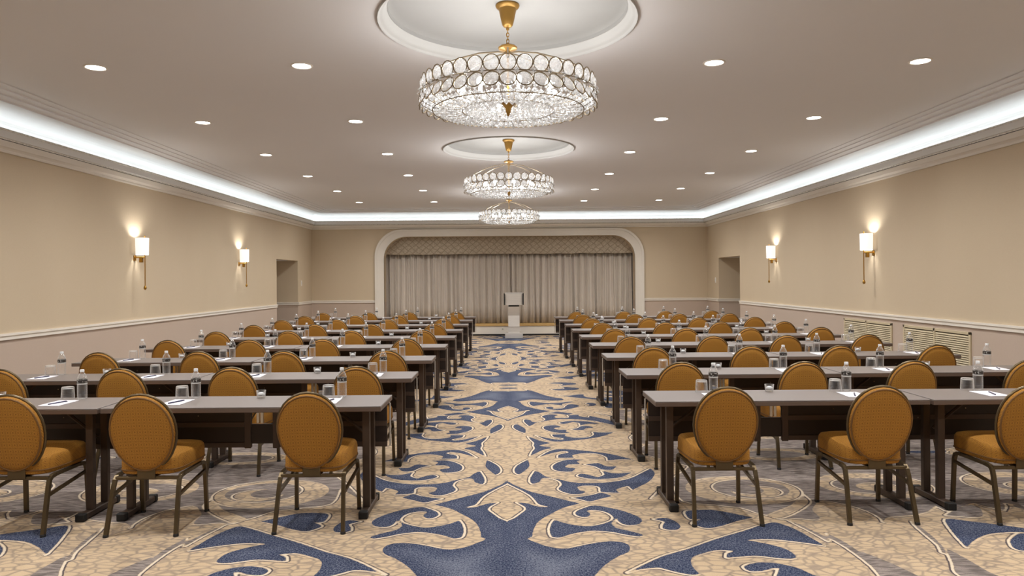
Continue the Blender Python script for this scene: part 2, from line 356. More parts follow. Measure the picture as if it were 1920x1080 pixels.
# ------------------------------------------------------------------ carpet floor
CARPET = [["G",[[1.02,5.05],[1.259,5.375],[1.234,4.998],[1.426,4.908],[1.587,4.84],[1.659,4.735],[1.702,4.691],[1.769,4.606],[1.862,4.624],[2.011,4.596],[2.042,4.776],[2.089,4.859],[2.191,4.981],[2.329,4.884],[2.4,4.738],[2.411,4.612],[2.39,4.532],[2.467,4.627],[2.631,4.665],[2.779,4.729],[2.912,4.858],[2.914,4.743],[3.203,4.908],[3.236,4.828],[3.329,4.716],[3.3,4.85],[3.3,6.7],[1.35,6.7],[1.2,6.4],[1.45,6.0],[1.5,5.9],[1.25,5.5]]],["T",[[2.16,5.26],[2.139,5.368],[2.08,5.466],[1.987,5.543],[1.87,5.593],[1.74,5.61],[1.61,5.593],[1.493,5.543],[1.4,5.466],[1.341,5.368],[1.32,5.26],[1.341,5.152],[1.4,5.054],[1.493,4.977],[1.61,4.927],[1.74,4.91],[1.87,4.927],[1.987,4.977],[2.08,5.054],[2.139,5.152]]],["T",[[2.137,5.151],[2.122,4.966],[2.03,4.832],[1.889,4.69],[1.765,4.609],[1.7,4.685],[1.935,4.882]]],["G",[[2.07,5.28],[2.057,5.353],[2.018,5.418],[1.959,5.47],[1.883,5.503],[1.8,5.515],[1.717,5.503],[1.641,5.47],[1.582,5.418],[1.543,5.353],[1.53,5.28],[1.543,5.207],[1.582,5.142],[1.641,5.09],[1.717,5.057],[1.8,5.045],[1.883,5.057],[1.959,5.09],[2.018,5.142],[2.057,5.207]]],["T",[[2.01,5.21],[2.001,5.255],[1.974,5.295],[1.932,5.327],[1.879,5.348],[1.82,5.355],[1.761,5.348],[1.708,5.327],[1.666,5.295],[1.639,5.255],[1.63,5.21],[1.639,5.165],[1.666,5.125],[1.708,5.093],[1.761,5.072],[1.82,5.065],[1.879,5.072],[1.932,5.093],[1.974,5.125],[2.001,5.165]]],["G",[[1.88,5.25],[1.874,5.282],[1.857,5.312],[1.831,5.335],[1.797,5.35],[1.76,5.355],[1.723,5.35],[1.689,5.335],[1.663,5.312],[1.646,5.282],[1.64,5.25],[1.646,5.218],[1.663,5.188],[1.689,5.165],[1.723,5.15],[1.76,5.145],[1.797,5.15],[1.831,5.165],[1.857,5.188],[1.874,5.218]]],["T",[[3.17,5.35],[3.149,5.452],[3.09,5.544],[2.997,5.617],[2.88,5.664],[2.75,5.68],[2.62,5.664],[2.503,5.617],[2.41,5.544],[2.351,5.452],[2.33,5.35],[2.351,5.248],[2.41,5.156],[2.503,5.083],[2.62,5.036],[2.75,5.02],[2.88,5.036],[2.997,5.083],[3.09,5.156],[3.149,5.248]]],["G",[[3.0,5.33],[2.986,5.392],[2.947,5.448],[2.885,5.492],[2.807,5.52],[2.72,5.53],[2.633,5.52],[2.555,5.492],[2.493,5.448],[2.454,5.392],[2.44,5.33],[2.454,5.268],[2.493,5.212],[2.555,5.168],[2.633,5.14],[2.72,5.13],[2.807,5.14],[2.885,5.168],[2.947,5.212],[2.986,5.268]]],["T",[[2.91,5.3],[2.902,5.334],[2.879,5.365],[2.844,5.389],[2.799,5.405],[2.75,5.41],[2.701,5.405],[2.656,5.389],[2.621,5.365],[2.598,5.334],[2.59,5.3],[2.598,5.266],[2.621,5.235],[2.656,5.211],[2.701,5.195],[2.75,5.19],[2.799,5.195],[2.844,5.211],[2.879,5.235],[2.902,5.266]]],["T",[[2.75,6.3],[2.73,6.368],[2.674,6.429],[2.585,6.478],[2.474,6.509],[2.35,6.52],[2.226,6.509],[2.115,6.478],[2.026,6.429],[1.97,6.368],[1.95,6.3],[1.97,6.232],[2.026,6.171],[2.115,6.122],[2.226,6.091],[2.35,6.08],[2.474,6.091],[2.585,6.122],[2.674,6.171],[2.73,6.232]]],["G",[[2.62,6.3],[2.607,6.34],[2.568,6.376],[2.509,6.405],[2.433,6.424],[2.35,6.43],[2.267,6.424],[2.191,6.405],[2.132,6.376],[2.093,6.34],[2.08,6.3],[2.093,6.26],[2.132,6.224],[2.191,6.195],[2.267,6.176],[2.35,6.17],[2.433,6.176],[2.509,6.195],[2.568,6.224],[2.607,6.26]]],["B",[[1.95,6.45],[1.94,6.472],[1.912,6.491],[1.868,6.507],[1.812,6.517],[1.75,6.52],[1.688,6.517],[1.632,6.507],[1.588,6.491],[1.56,6.472],[1.55,6.45],[1.56,6.428],[1.588,6.409],[1.632,6.393],[1.688,6.383],[1.75,6.38],[1.812,6.383],[1.868,6.393],[1.912,6.409],[1.94,6.428]]],["B",[[3.1,6.35],[3.09,6.369],[3.062,6.385],[3.018,6.399],[2.962,6.407],[2.9,6.41],[2.838,6.407],[2.782,6.399],[2.738,6.385],[2.71,6.369],[2.7,6.35],[2.71,6.331],[2.738,6.315],[2.782,6.301],[2.838,6.293],[2.9,6.29],[2.962,6.293],[3.018,6.301],[3.062,6.315],[3.09,6.331]]],["B",[[0.0,4.587],[0.051,4.666],[0.102,4.772],[0.129,4.837],[0.121,4.898],[0.069,4.993],[0.137,4.972],[0.217,4.896],[0.296,4.888],[0.225,4.944],[0.201,5.03],[0.173,5.138],[0.12,5.252],[0.006,5.451],[0.0,5.48],[0.0,5.583],[0.036,5.45],[0.172,5.246],[0.248,5.179],[0.34,5.102],[0.434,5.018],[0.506,4.959],[0.385,4.869],[0.294,4.745],[0.224,4.638],[0.186,4.541],[0.162,4.414],[0.152,4.322],[0.123,4.293],[0.179,4.227],[0.229,4.174],[0.299,4.136],[0.361,4.135],[0.437,4.175],[0.547,4.226],[0.644,4.239],[0.702,4.206],[0.717,4.136],[0.689,4.065],[0.636,4.018],[0.558,3.921],[0.508,3.838],[0.464,3.747],[0.36,3.48],[0.23,3.26],[0.265,3.34],[0.22,3.43],[0.0,3.46]]],["B",[[0,3.22],[0.1,3.2],[0.15,3.15],[0.1,3.12],[0,3.11]]],["B",[[0.59,4.91],[0.677,4.875],[0.758,4.811],[0.818,4.742],[0.863,4.661],[0.87,4.601],[0.843,4.54],[0.791,4.514],[0.743,4.529],[0.719,4.592],[0.724,4.664],[0.704,4.63],[0.667,4.547],[0.688,4.465],[0.762,4.408],[0.834,4.338],[0.805,4.313],[0.725,4.348],[0.65,4.395],[0.544,4.421],[0.459,4.399],[0.391,4.363],[0.311,4.304],[0.277,4.32],[0.267,4.427],[0.282,4.539],[0.31,4.631],[0.363,4.57],[0.443,4.519],[0.526,4.501],[0.616,4.548],[0.671,4.597],[0.694,4.648],[0.69,4.709],[0.653,4.782],[0.585,4.815],[0.536,4.803],[0.553,4.739],[0.528,4.678],[0.487,4.679],[0.455,4.733],[0.469,4.796],[0.524,4.86]]],["B",[[0.948,4.625],[1.022,4.649],[1.07,4.605],[1.092,4.504],[1.064,4.433],[1.013,4.426],[0.974,4.451],[0.989,4.523],[1.011,4.572]]],["B",[[0.227,6.815],[0.306,6.685],[0.401,6.604],[0.315,6.511],[0.2,6.302],[0.224,6.464],[0.252,6.599]]],["B",[[0.059,5.863],[0.09,6.003],[0.177,6.178],[0.183,5.971],[0.146,5.833],[0.094,5.702],[0.066,5.755]]],["B",[[0.184,5.623],[0.226,5.817],[0.266,5.749],[0.304,5.645],[0.403,5.561],[0.5,5.478],[0.633,5.451],[0.807,5.482],[0.959,5.576],[1.096,5.752],[1.174,5.858],[1.18,5.723],[1.131,5.571],[1.067,5.451],[0.996,5.359],[0.926,5.266],[0.911,5.373],[0.866,5.34],[0.803,5.273],[0.824,5.196],[0.735,5.209],[0.686,5.232],[0.692,5.333],[0.658,5.38],[0.558,5.382],[0.525,5.349],[0.539,5.258],[0.576,5.235],[0.538,5.182],[0.473,5.173],[0.413,5.229],[0.382,5.307],[0.414,5.421],[0.394,5.53],[0.316,5.606],[0.266,5.583],[0.248,5.497],[0.192,5.439],[0.177,5.499]]],["B",[[0.465,5.089],[0.564,5.128],[0.64,5.169],[0.683,5.206],[0.755,5.123],[0.651,5.053],[0.582,5.004],[0.524,5.046]]],["B",[[0.464,6.551],[0.607,6.518],[0.784,6.439],[0.93,6.336],[1.028,6.213],[1.085,6.144],[0.966,6.16],[0.861,6.126],[0.863,6.249],[0.799,6.363],[0.683,6.389],[0.574,6.322],[0.581,6.227],[0.442,6.231],[0.457,6.341],[0.55,6.42],[0.506,6.471],[0.389,6.392],[0.272,6.252],[0.369,6.459]]],["B",[[0.379,5.965],[0.432,6.08],[0.529,6.167],[0.659,6.163],[0.593,6.105],[0.607,6.016],[0.516,6.004],[0.48,5.92],[0.557,5.876],[0.512,5.782],[0.42,5.798],[0.38,5.854]]],["B",[[0.65,6.0],[0.767,6.04],[0.821,5.938],[0.909,5.935],[0.849,5.826],[0.771,5.842],[0.731,5.927]]],["B",[[0.766,5.802],[0.862,5.719],[1.006,5.749],[0.887,5.603],[0.785,5.568],[0.7,5.558],[0.62,5.585],[0.557,5.65],[0.591,5.714],[0.658,5.673],[0.706,5.608],[0.772,5.683]]],["G",[[1.806,4.591],[1.848,4.503],[1.886,4.383],[1.924,4.247],[1.951,4.344],[1.989,4.178],[1.999,3.964],[1.991,3.718],[1.964,3.719],[1.967,3.935],[1.956,4.129],[1.923,4.309],[1.897,4.212],[1.866,4.361],[1.832,4.484]]],["G",[[2.577,4.544],[2.568,4.422],[2.548,4.269],[2.513,4.118],[2.468,4.008],[2.456,4.023],[2.499,4.134],[2.522,4.278],[2.551,4.451]]],["G",[[2.859,4.653],[3.037,4.806],[3.16,4.864],[3.177,4.802],[3.102,4.658],[3.039,4.614],[2.947,4.63]]],["B",[[1.213,4.787],[1.372,4.802],[1.492,4.726],[1.598,4.64],[1.473,4.575],[1.351,4.49],[1.25,4.449],[1.205,4.486],[1.178,4.543],[1.257,4.617],[1.188,4.619],[1.182,4.733]]],["B",[[0.642,3.783],[0.712,3.828],[0.811,3.85],[0.834,3.843],[0.895,3.795],[0.969,3.754],[1.018,3.764],[1.007,3.828],[1.012,3.912],[1.038,3.987],[1.101,4.037],[1.191,4.088],[1.262,4.087],[1.303,4.073],[1.246,4.034],[1.228,3.977],[1.391,4.005],[1.459,3.985],[1.547,3.957],[1.613,3.975],[1.61,4.08],[1.567,4.142],[1.487,4.206],[1.41,4.244],[1.546,4.256],[1.653,4.232],[1.766,4.186],[1.846,4.143],[1.822,4.257],[1.797,4.378],[1.753,4.489],[1.691,4.548],[1.44,4.385],[1.239,4.255],[1.044,4.111],[0.866,3.997]]],["B",[[1.28,3.846],[1.327,3.888],[1.408,3.91],[1.495,3.884],[1.567,3.823],[1.624,3.725],[1.95,3.6],[1.6,3.45],[1.3,3.5],[1.415,3.734],[1.465,3.831],[1.427,3.832],[1.367,3.798],[1.295,3.793]]],["B",[[2.815,4.582],[2.937,4.539],[3.191,4.408],[3.3,4.3],[3.3,4.23],[3.139,4.336],[2.919,4.314],[2.758,4.212],[2.641,4.099],[2.71,4.336]]],["B",[[2.954,4.191],[3.063,4.293],[3.126,4.318],[3.3,4.15],[3.3,3.9],[2.929,4.045],[2.899,4.077]]],["G",[[2.007,4.064],[2.082,3.91],[2.139,3.728],[2.15,3.6],[2.0,3.4],[1.95,3.6],[1.948,3.719]]],["G",[[2.522,4.101],[2.536,3.916],[2.555,3.708],[2.75,3.5],[2.6,3.3],[2.5,3.5],[2.361,3.711],[2.423,3.874]]],["B",[[0.75,3.05],[1.0,3.2],[0.95,3.35],[0.72,3.4],[0.6,3.3],[0.8,3.22]]],["B",[[2.2,3.1],[2.5,3.05],[3.2,3.2],[3.0,3.5],[2.8,3.3]]]]
def smooth(pts):
    P=np.array(pts,float);n=len(P);out=[]
    for i in range(n):
        p0,p1,p2,p3=P[i-1],P[i],P[(i+1)%n],P[(i+2)%n]
        def corner(a,b,c):
            u=b-a;w=c-b;return (u@w)/(np.linalg.norm(u)*np.linalg.norm(w)+1e-9)
        m1=(p2-p0)*.5 if corner(p0,p1,p2)>-.1 else (p2-p1)*.6
        m2=(p3-p1)*.5 if corner(p1,p2,p3)>-.1 else (p2-p1)*.6
        L=np.linalg.norm(p2-p1)
        for m in (m1,m2):
            l=np.linalg.norm(m)
            if l>L: m*=L/l
        k=max(1,min(4,int(L/.02)))
        for t in np.arange(k)/k:
            out.append((2*t**3-3*t*t+1)*p1+(t**3-2*t*t+t)*m1+(-2*t**3+3*t*t)*p2+(t**3-t*t)*m2)
    return np.array(out)
def sdf(P,X,Y):
    d=np.full(X.shape,1e9);ins=np.zeros(X.shape,bool)
    n=len(P)
    for i in range(n):
        ax,ay=P[i];bx,by=P[(i+1)%n]
        ex,ey=bx-ax,by-ay;wx=X-ax;wy=Y-ay
        t=np.clip((wx*ex+wy*ey)/(ex*ex+ey*ey+1e-12),0,1)
        d=np.minimum(d,(wx-t*ex)**2+(wy-t*ey)**2)
        if ay!=by:
            c=((ay>Y)!=(by>Y))&(X<ex*(Y-ay)/(by-ay)+ax);ins^=c
    d=np.sqrt(d);return np.where(ins,-d,d)
def fields(S,X,Y):
    sB=np.full(X.shape,.4);sG=np.full(X.shape,.4)
    for op,pts in S:
        p=smooth(pts);lo=p.min(0)-.4;hi=p.max(0)+.4
        m=(X>lo[0])&(X<hi[0])&(Y>lo[1])&(Y<hi[1])
        if not m.any(): continue
        d=sdf(p,X[m],Y[m])
        if op=='B': sB[m]=np.minimum(sB[m],d);sG[m]=np.maximum(sG[m],-d)
        elif op=='G': sG[m]=np.minimum(sG[m],d);sB[m]=np.maximum(sB[m],-d)
        else: sG[m]=np.maximum(sG[m],-d);sB[m]=np.maximum(sB[m],-d)
    return sB,sG

PX, PY, YB = 3.3, 3.69, 3.01
def build_floor():
    gx = np.arange(0, PX + 0.005, 0.01); gy = np.arange(YB, YB + PY + 0.005, 0.01)
    X, Y = np.meshgrid(gx, gy); sB, sG = fields(CARPET, X, Y)
    dist = np.minimum(np.abs(sB), np.abs(sG))
    # direction of the inlaid cord: it follows one side of every motif
    e = np.where(np.abs(sB) < np.abs(sG), sB, sG)
    ny, nx = np.gradient(e, 0.01); ln = np.sqrt(nx * nx + ny * ny) + 1e-6
    ow = np.clip(0.45 - 0.75 * (nx / ln) - 0.35 * (ny / ln), 0.0, 1.0)
    xs = np.arange(-5.5, 5.51, 0.016)
    ys = np.concatenate([[-4.0, 0.0, 2.4], np.arange(2.9, 6.9, 0.0145), np.arange(6.9, 11.0, 0.03), np.arange(11.0, 19.85, 0.08), [19.9]])
    VX, VY = np.meshgrid(xs, ys)
    a = np.abs(VX + 0.03); a = np.where(a > PX, 2 * PX - a, a)
    b = (VY - YB) % (2 * PY); b = np.where(b > PY, 2 * PY - b, b)
    fx = np.clip(a / 0.01, 0, len(gx) - 1.001); fy = np.clip(b / 0.01, 0, len(gy) - 1.001)
    i, j = fy.astype(int), fx.astype(int); u, v = fx - j, fy - i
    S = lambda F: (F[i, j] * (1 - u) * (1 - v) + F[i, j + 1] * u * (1 - v) + F[i + 1, j] * (1 - u) * v + F[i + 1, j + 1] * u * v).ravel().astype(np.float32)
    ny_, nx_ = VX.shape
    co = np.stack([VX, VY, np.zeros_like(VX)], -1).reshape(-1, 3).astype(np.float32)
    idx = np.arange(ny_ * nx_).reshape(ny_, nx_)
    q = np.stack([idx[:-1, :-1], idx[:-1, 1:], idx[1:, 1:], idx[1:, :-1]], -1).reshape(-1, 4)
    me = bpy.data.meshes.new('floor')
    me.vertices.add(len(co)); me.vertices.foreach_set('co', co.ravel())
    me.loops.add(q.size); me.loops.foreach_set('vertex_index', q.ravel().astype(np.int32))
    me.polygons.add(len(q)); me.polygons.foreach_set('loop_start', np.arange(0, q.size, 4, dtype=np.int32))
    me.update(calc_edges=True)
    for nm, F in (('navy', sB), ('grey', sG), ('cord', ow)):
        at = me.attributes.new(nm, 'FLOAT', 'POINT'); at.data.foreach_set('value', S(F))
    t = NT('damask_carpet'); p = t.pos()
    A = lambda nm: t.n('Attribute', attribute_name=nm).outputs['Fac']
    wob = t.math('MULTIPLY', t.math('SUBTRACT', t.noise(p, 30.0, 2.0), 0.5), 0.008)
    b = t.math('ADD', A('navy'), wob); g = t.math('ADD', A('grey'), wob); ow_ = A('cord')
    fine = t.noise(p, 170.0, 2.0, 0.7); mid = t.noise(p, 5.0, 3.0); fleck = t.math('MULTIPLY_ADD', t.noise(p, 230.0, 1.0, 0.6), 0.6, t.math('MULTIPLY', t.noise(p, 90.0, 1.0), 0.4))
    # tan ground with feathered grey-brown veins
    warp = t.n('VectorMath', {0: p, 1: t.n('VectorMath', {0: t.n('TexNoise', {'Vector': p, 'Scale': 2.3, 'Detail': 2.0}).outputs[1], 1: 0.16}, operation='MULTIPLY').outputs[0]}, operation='ADD').outputs[0]
    vein = t.n('TexVoronoi', {'Vector': t.scale(warp, (12.0, 21.0, 1.0)), 'Scale': 1.0, 'Randomness': 0.9}, feature='DISTANCE_TO_EDGE').outputs[0]
    vk = t.math('SUBTRACT', 1.0, t.step(vein, 0.0, 0.17))
    tan = t.mix(fine, lin(184, 160, 130), lin(214, 192, 162))
    tan = t.mix(t.math('MULTIPLY', vk, t.math('MULTIPLY_ADD', mid, 0.8, 0.25)), tan, lin(134, 122, 114))
    # navy pile: dense at the rim, flecked with pale yarn inside
    deep = t.math('SUBTRACT', 0.0, b)
    inner = t.step(deep, 0.0, 0.30)
    f2 = t.step(t.math('ADD', fleck, t.math('MULTIPLY', inner, 0.10)), 0.44, 0.64)
    nav = t.mix(f2, t.mix(mid, lin(22, 34, 64), lin(38, 50, 82)), t.mix(mid, lin(100, 108, 128), lin(136, 140, 152)))
    # grey pile with twig streaks
    tw = t.noise(t.scale(warp, (10.0, 60.0, 1.0)), 1.0, 2.0)
    gry = t.mix(t.step(tw, 0.35, 0.65), lin(108, 99, 95), lin(156, 145, 138))
    gry = t.mix(t.step(fleck, 0.55, 0.7), gry, lin(96, 92, 100))
    c = t.mix(t.step(g, 0.002, -0.002), tan, gry)
    c = t.mix(t.step(b, 0.002, -0.002), c, nav)
    # cream cord and a dark outline thread run along the motif edges
    e = t.math('MINIMUM', t.math('ABSOLUTE', t.math('SUBTRACT', b, 0.009)), t.math('ABSOLUTE', t.math('SUBTRACT', g, 0.009)))
    wd = t.math('MULTIPLY', ow_, 0.0085)
    cord = t.math('SUBTRACT', 1.0, t.step(t.math('SUBTRACT', e, wd), -0.004, 0.001))
    e2 = t.math('MINIMUM', t.math('ABSOLUTE', t.math('SUBTRACT', b, 0.021)), t.math('ABSOLUTE', t.math('SUBTRACT', g, 0.021)))
    thr = t.math('SUBTRACT', 1.0, t.step(t.math('SUBTRACT', e2, t.math('MULTIPLY', ow_, 0.0065)), -0.004, 0.001))
    c = t.mix(t.math('MULTIPLY', thr, 0.85), c, lin(52, 50, 66))
    c = t.mix(t.math('MULTIPLY', cord, 0.9), c, lin(226, 212, 190))
    bs = t.bsdf(c, 0.95); bs.inputs['Specular IOR Level'].default_value = 0.1
    t.bump(bs, fine, 0.5, 0.006)
    me.materials.append(t.m)
    o = link('floor', me); tag(o, 'tan, navy and grey scrollwork damask carpet covering the whole hall', 'floor', kind='structure')
build_floor()

# ------------------------------------------------------------------ walls
TH = 0.15
def side_wall(name, sx, oy0, oy1, label):
    m = MB()
    def bx(y0, y1, z0, z1): m.box(min(sx * W, sx * (W + TH)), max(sx * W, sx * (W + TH)), y0, y1, z0, z1)
    bx(Y0 - TH, oy0, 0, ZT); bx(oy1, Y1 + 1.6, 0, ZT); bx(oy0, oy1, 2.085, ZT)
    struct(name, m, M['wall'], label, 'wall')
    # side passage behind the opening
    c = MB(); xa, xb = sx * (W + TH), sx * 8.3
    lo, hi = min(xa, xb), max(xa, xb)
    c.box(lo, hi, oy1, oy1 + TH, 0, 2.3); c.box(lo, hi, oy0 - TH, oy0, 0, 2.3)
    c.box(min(xb, xb + sx * TH), max(xb, xb + sx * TH), oy0 - TH, oy1 + TH, 0, 2.3)
    struct('wall_passage_' + name.split('_')[1], c, M['wall'], 'plain tan passage behind the opening in the %s wall' % name.split('_')[1], 'wall')
    d = MB().box(lo, hi, oy0 - TH, oy1 + TH, 2.3, 2.36).box(lo, hi, oy0, oy1, 2.085, 2.3); struct('ceiling_passage_' + name.split('_')[1], d, M['ceil'], 'low soffit of the passage off the %s wall' % name.split('_')[1], 'ceiling')
    e = MB().box(lo, hi, oy0 - TH, oy1 + TH, -0.06, 0.0); struct('floor_passage_' + name.split('_')[1], e, M['cream'], 'floor of the passage off the %s wall' % name.split('_')[1], 'floor')
    # chair rail in two lengths plus the return inside the passage
    r = MB()
    def rail(y0, y1):
        for (p, za, zb) in ((0.022, 0.94, 0.965), (0.014, 0.965, 0.985), (0.030, 0.985, 1.01)):
            r.box(min(sx * W, sx * (W - p)), max(sx * W, sx * (W - p)), y0, y1, za, zb)
    rail(Y0, oy0); rail(oy1, Y1)
    for (p, za, zb) in ((0.022, 0.94, 0.965), (0.014, 0.965, 0.985), (0.030, 0.985, 1.01)):
        r.box(min(sx * (W - 0.03), xb), max(sx * (W - 0.03), xb), oy1 - p, oy1, za, zb)
    struct('trim_rail_' + name.split('_')[1], r, M['white'], 'white moulded chair rail along the %s wall' % name.split('_')[1], 'trim')
side_wall('wall_left', -1, 16.9, 18.6, 'long tan papered wall with two sconces, left of the tables')
side_wall('wall_right', 1, 17.1, 18.83, 'long tan papered wall with sconces and floor grilles, right of the tables')

OX, OZ, OR = 3.49, 2.768, 0.62          # stage opening: half width, top, corner radius
def arch(hw, top, rad, n=12):
    p = [(-hw, 0.0), (-hw, top - rad)]
    p += [(-hw + rad - rad * math.cos(a), top - rad + rad * math.sin(a)) for a in np.linspace(0, PI / 2, n + 1)[1:]]
    q = [(-x, z) for x, z in p[::-1]]
    return p + q
def stage_wall():
    m = MB(); A = arch(OX, OZ, OR)
    m.box(-W - 1, -OX, Y1, Y1 + 0.3, 0, ZT); m.box(OX, W + 1, Y1, Y1 + 0.3, 0, ZT)
    for (x0, z0), (x1, z1) in zip(A[1:-1], A[2:-1]):
        if x1 - x0 < 1e-5: continue
        vs = [(x, y, z) for y in (Y1, Y1 + 0.3) for x, z in ((x0, z0), (x1, z1), (x1, ZT), (x0, ZT))]
        m.add(vs, [(0, 1, 2, 3), (7, 6, 5, 4), (0, 4, 5, 1), (3, 2, 6, 7)])
    struct('wall_stage', m, M['wall'], 'far tan wall around the arched stage opening', 'wall')
    # moulded surround of the opening
    m = MB()
    for (w0, w1, pr) in ((0.0, 0.25, 0.045), (0.0, 0.03, 0.062), (0.19, 0.25, 0.065)):
        a0 = arch(OX + w0, OZ + w0 * 0.8, OR + w0 * 0.5); a1 = arch(OX + w1, OZ + w1 * 0.8, OR + w1 * 0.5)
        n = len(a0); vs = []
        for y in (Y1 - pr, Y1):
            vs += [(x, y, z) for x, z in a0] + [(x, y, z) for x, z in a1]
        fs = []
        for i in range(n - 1):
            fs += [(i, i + 1, n + i + 1, n + i), (n + i, n + i + 1, 3 * n + i + 1, 3 * n + i), (i, 2 * n + i, 2 * n + i + 1, i + 1)]
        m.add(vs, fs)
    struct('trim_stage_arch', m, M['cream'], 'wide cream moulding framing the round-cornered stage opening', 'trim')
    r = MB()
    for s in (-1, 1):
        x0, x1 = sorted((s * (OX + 0.25), s * W))
        for (p, za, zb) in ((0.022, 0.94, 0.965), (0.014, 0.965, 0.985), (0.030, 0.985, 1.01)): r.box(x0, x1, Y1 - p, Y1, za, zb)
    struct('trim_rail_stage', r, M['white'], 'white chair rail on the far wall beside the stage', 'trim')
    b = MB().box(-W - 1, W + 1, Y1 + 1.6, Y1 + 1.75, 0, ZT)
    struct('wall_backstage', b, M['panel'], 'dark rear wall behind the stage curtains', 'wall')
    struct('wall_rear', MB().box(-W - TH, W + TH, Y0 - TH, Y0, 0, ZT), M['wall'], 'tan wall behind the last viewer', 'wall')
stage_wall()

# ------------------------------------------------------------------ cornice, cove and ceiling
def ringloft(name, prof, mats, label, cat='trim', mi=None):
    m = MB()
    for k in range(len(prof) - 1):
        (p0, z0), (p1, z1) = prof[k], prof[k + 1]
        c = lambda p, z: [(-W + p, Y0 + p, z), (W - p, Y0 + p, z), (W - p, Y1 - p, z), (-W + p, Y1 - p, z)]
        vs = c(p0, z0) + c(p1, z1)
        m.add(vs, [(i, (i + 1) % 4, 4 + (i + 1) % 4, 4 + i) for i in range(4)], mi[k] if mi else 0)
    o = m.build(name, mats, fix=False); o['kind'] = 'structure'; tag(o, label, cat)
    bm = bmesh.new(); bm.from_mesh(o.data)
    for f in bm.faces:
        f.normal_update(); c = f.calc_center_median()
        if f.normal.dot(Vector((0 if abs(f.normal.x) > .05 else c.x, 8 if abs(f.normal.y) > .05 else c.y, 1.5)) - c) < 0: f.normal_flip()
    bm.to_mesh(o.data); bm.free(); return o
ringloft('trim_cornice', [(0, 2.985), (.022, 2.985), (.03, 3.0), (.03, 3.015), (.048, 3.03), (.07, 3.04), (.092, 3.088), (.092, 3.098), (.084, 3.099), (.084, 3.103), (.094, 3.104), (.108, 3.15), (.118, 3.192), (.138, 3.197), (.14, 3.214), (.125, 3.214), (.125, 3.12), (0.004, 3.12)],
         [M['cream'], M['carved'], M['dark'], M['cove']], 'carved cornice ledge running round the hall below the lit cove', mi=[0, 0, 0, 0, 0, 0, 0, 2, 2, 2, 1, 1, 1, 1, 3, 3, 3])
cv = [(.004, 3.12), (.004, 3.30)] + [(.004 + 0.306 * (1 - math.cos(a)), 3.30 + 0.13 * math.sin(a)) for a in np.linspace(0, PI / 2, 9)[1:]]
ringloft('trim_cove', cv, M['cove'], 'smooth white cove lit by a hidden light strip', 'trim')
ringloft('trim_ceiling_steps', [(.31, 3.43), (.318, 3.43), (.322, 3.445), (.40, 3.462), (.402, 3.476), (.49, 3.488), (.492, 3.499), (.585, 3.505), (.588, 3.512), (.605, 3.512)], M['ceil'], 'stepped plaster border round the flat ceiling', 'trim')

CH = [5.45, 10.72, 15.95]               # chandeliers along the hall
def ceiling():
    m = MB(); p = 0.6; x0, x1 = -W + p, W - p; ya, yb = Y0 + p, Y1 - p; z = ZC; n = 48; HR = 0.975
    q = lambda a, b, c, d: m.quad((a, c, z), (a, d, z), (b, d, z), (b, c, z))
    y = ya
    for c in CH:
        q(x0, x1, y, c - 1.3); q(x0, -1.3, c - 1.3, c + 1.3); q(1.3, x1, c - 1.3, c + 1.3); y = c + 1.3
        vs = []
        for k in range(n):
            a = 2 * PI * k / n; ca, sa = math.cos(a), math.sin(a); s = 1.3 / max(abs(ca), abs(sa))
            vs += [(HR * ca, c + HR * sa, z), (s * ca, c + s * sa, z)]
        m.add(vs, [(2 * k, 2 * k + 1, 2 * ((k + 1) % n) + 1, 2 * ((k + 1) % n)) for k in range(n)])
    q(x0, x1, y, yb)
    o = m.build('ceiling', M['ceil'], fix=False); tag(o, 'flat taupe ceiling with round medallions and recessed lights', 'ceiling', kind='structure')
    struct('roof_slab', MB().box(-W - 1, W + 1, Y0 - TH, Y1 + 1.75, ZT, ZT + 0.1), M['ceil'], 'slab closing the hall above the ceiling', 'ceiling')
    for k, c in enumerate(CH):
        m = MB()
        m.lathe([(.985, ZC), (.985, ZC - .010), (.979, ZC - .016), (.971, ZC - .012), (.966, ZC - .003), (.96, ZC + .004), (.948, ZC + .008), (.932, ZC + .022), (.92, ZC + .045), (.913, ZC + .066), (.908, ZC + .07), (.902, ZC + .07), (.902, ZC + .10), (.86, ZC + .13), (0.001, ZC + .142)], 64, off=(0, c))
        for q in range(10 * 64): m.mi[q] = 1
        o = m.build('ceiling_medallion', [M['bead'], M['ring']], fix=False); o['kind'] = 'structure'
        tag(o, 'round recessed plaster medallion with moulded rim above the %s chandelier' % ('front', 'middle', 'far')[k], 'ceiling medallion', 'plaster ceiling medallions')
ceiling()
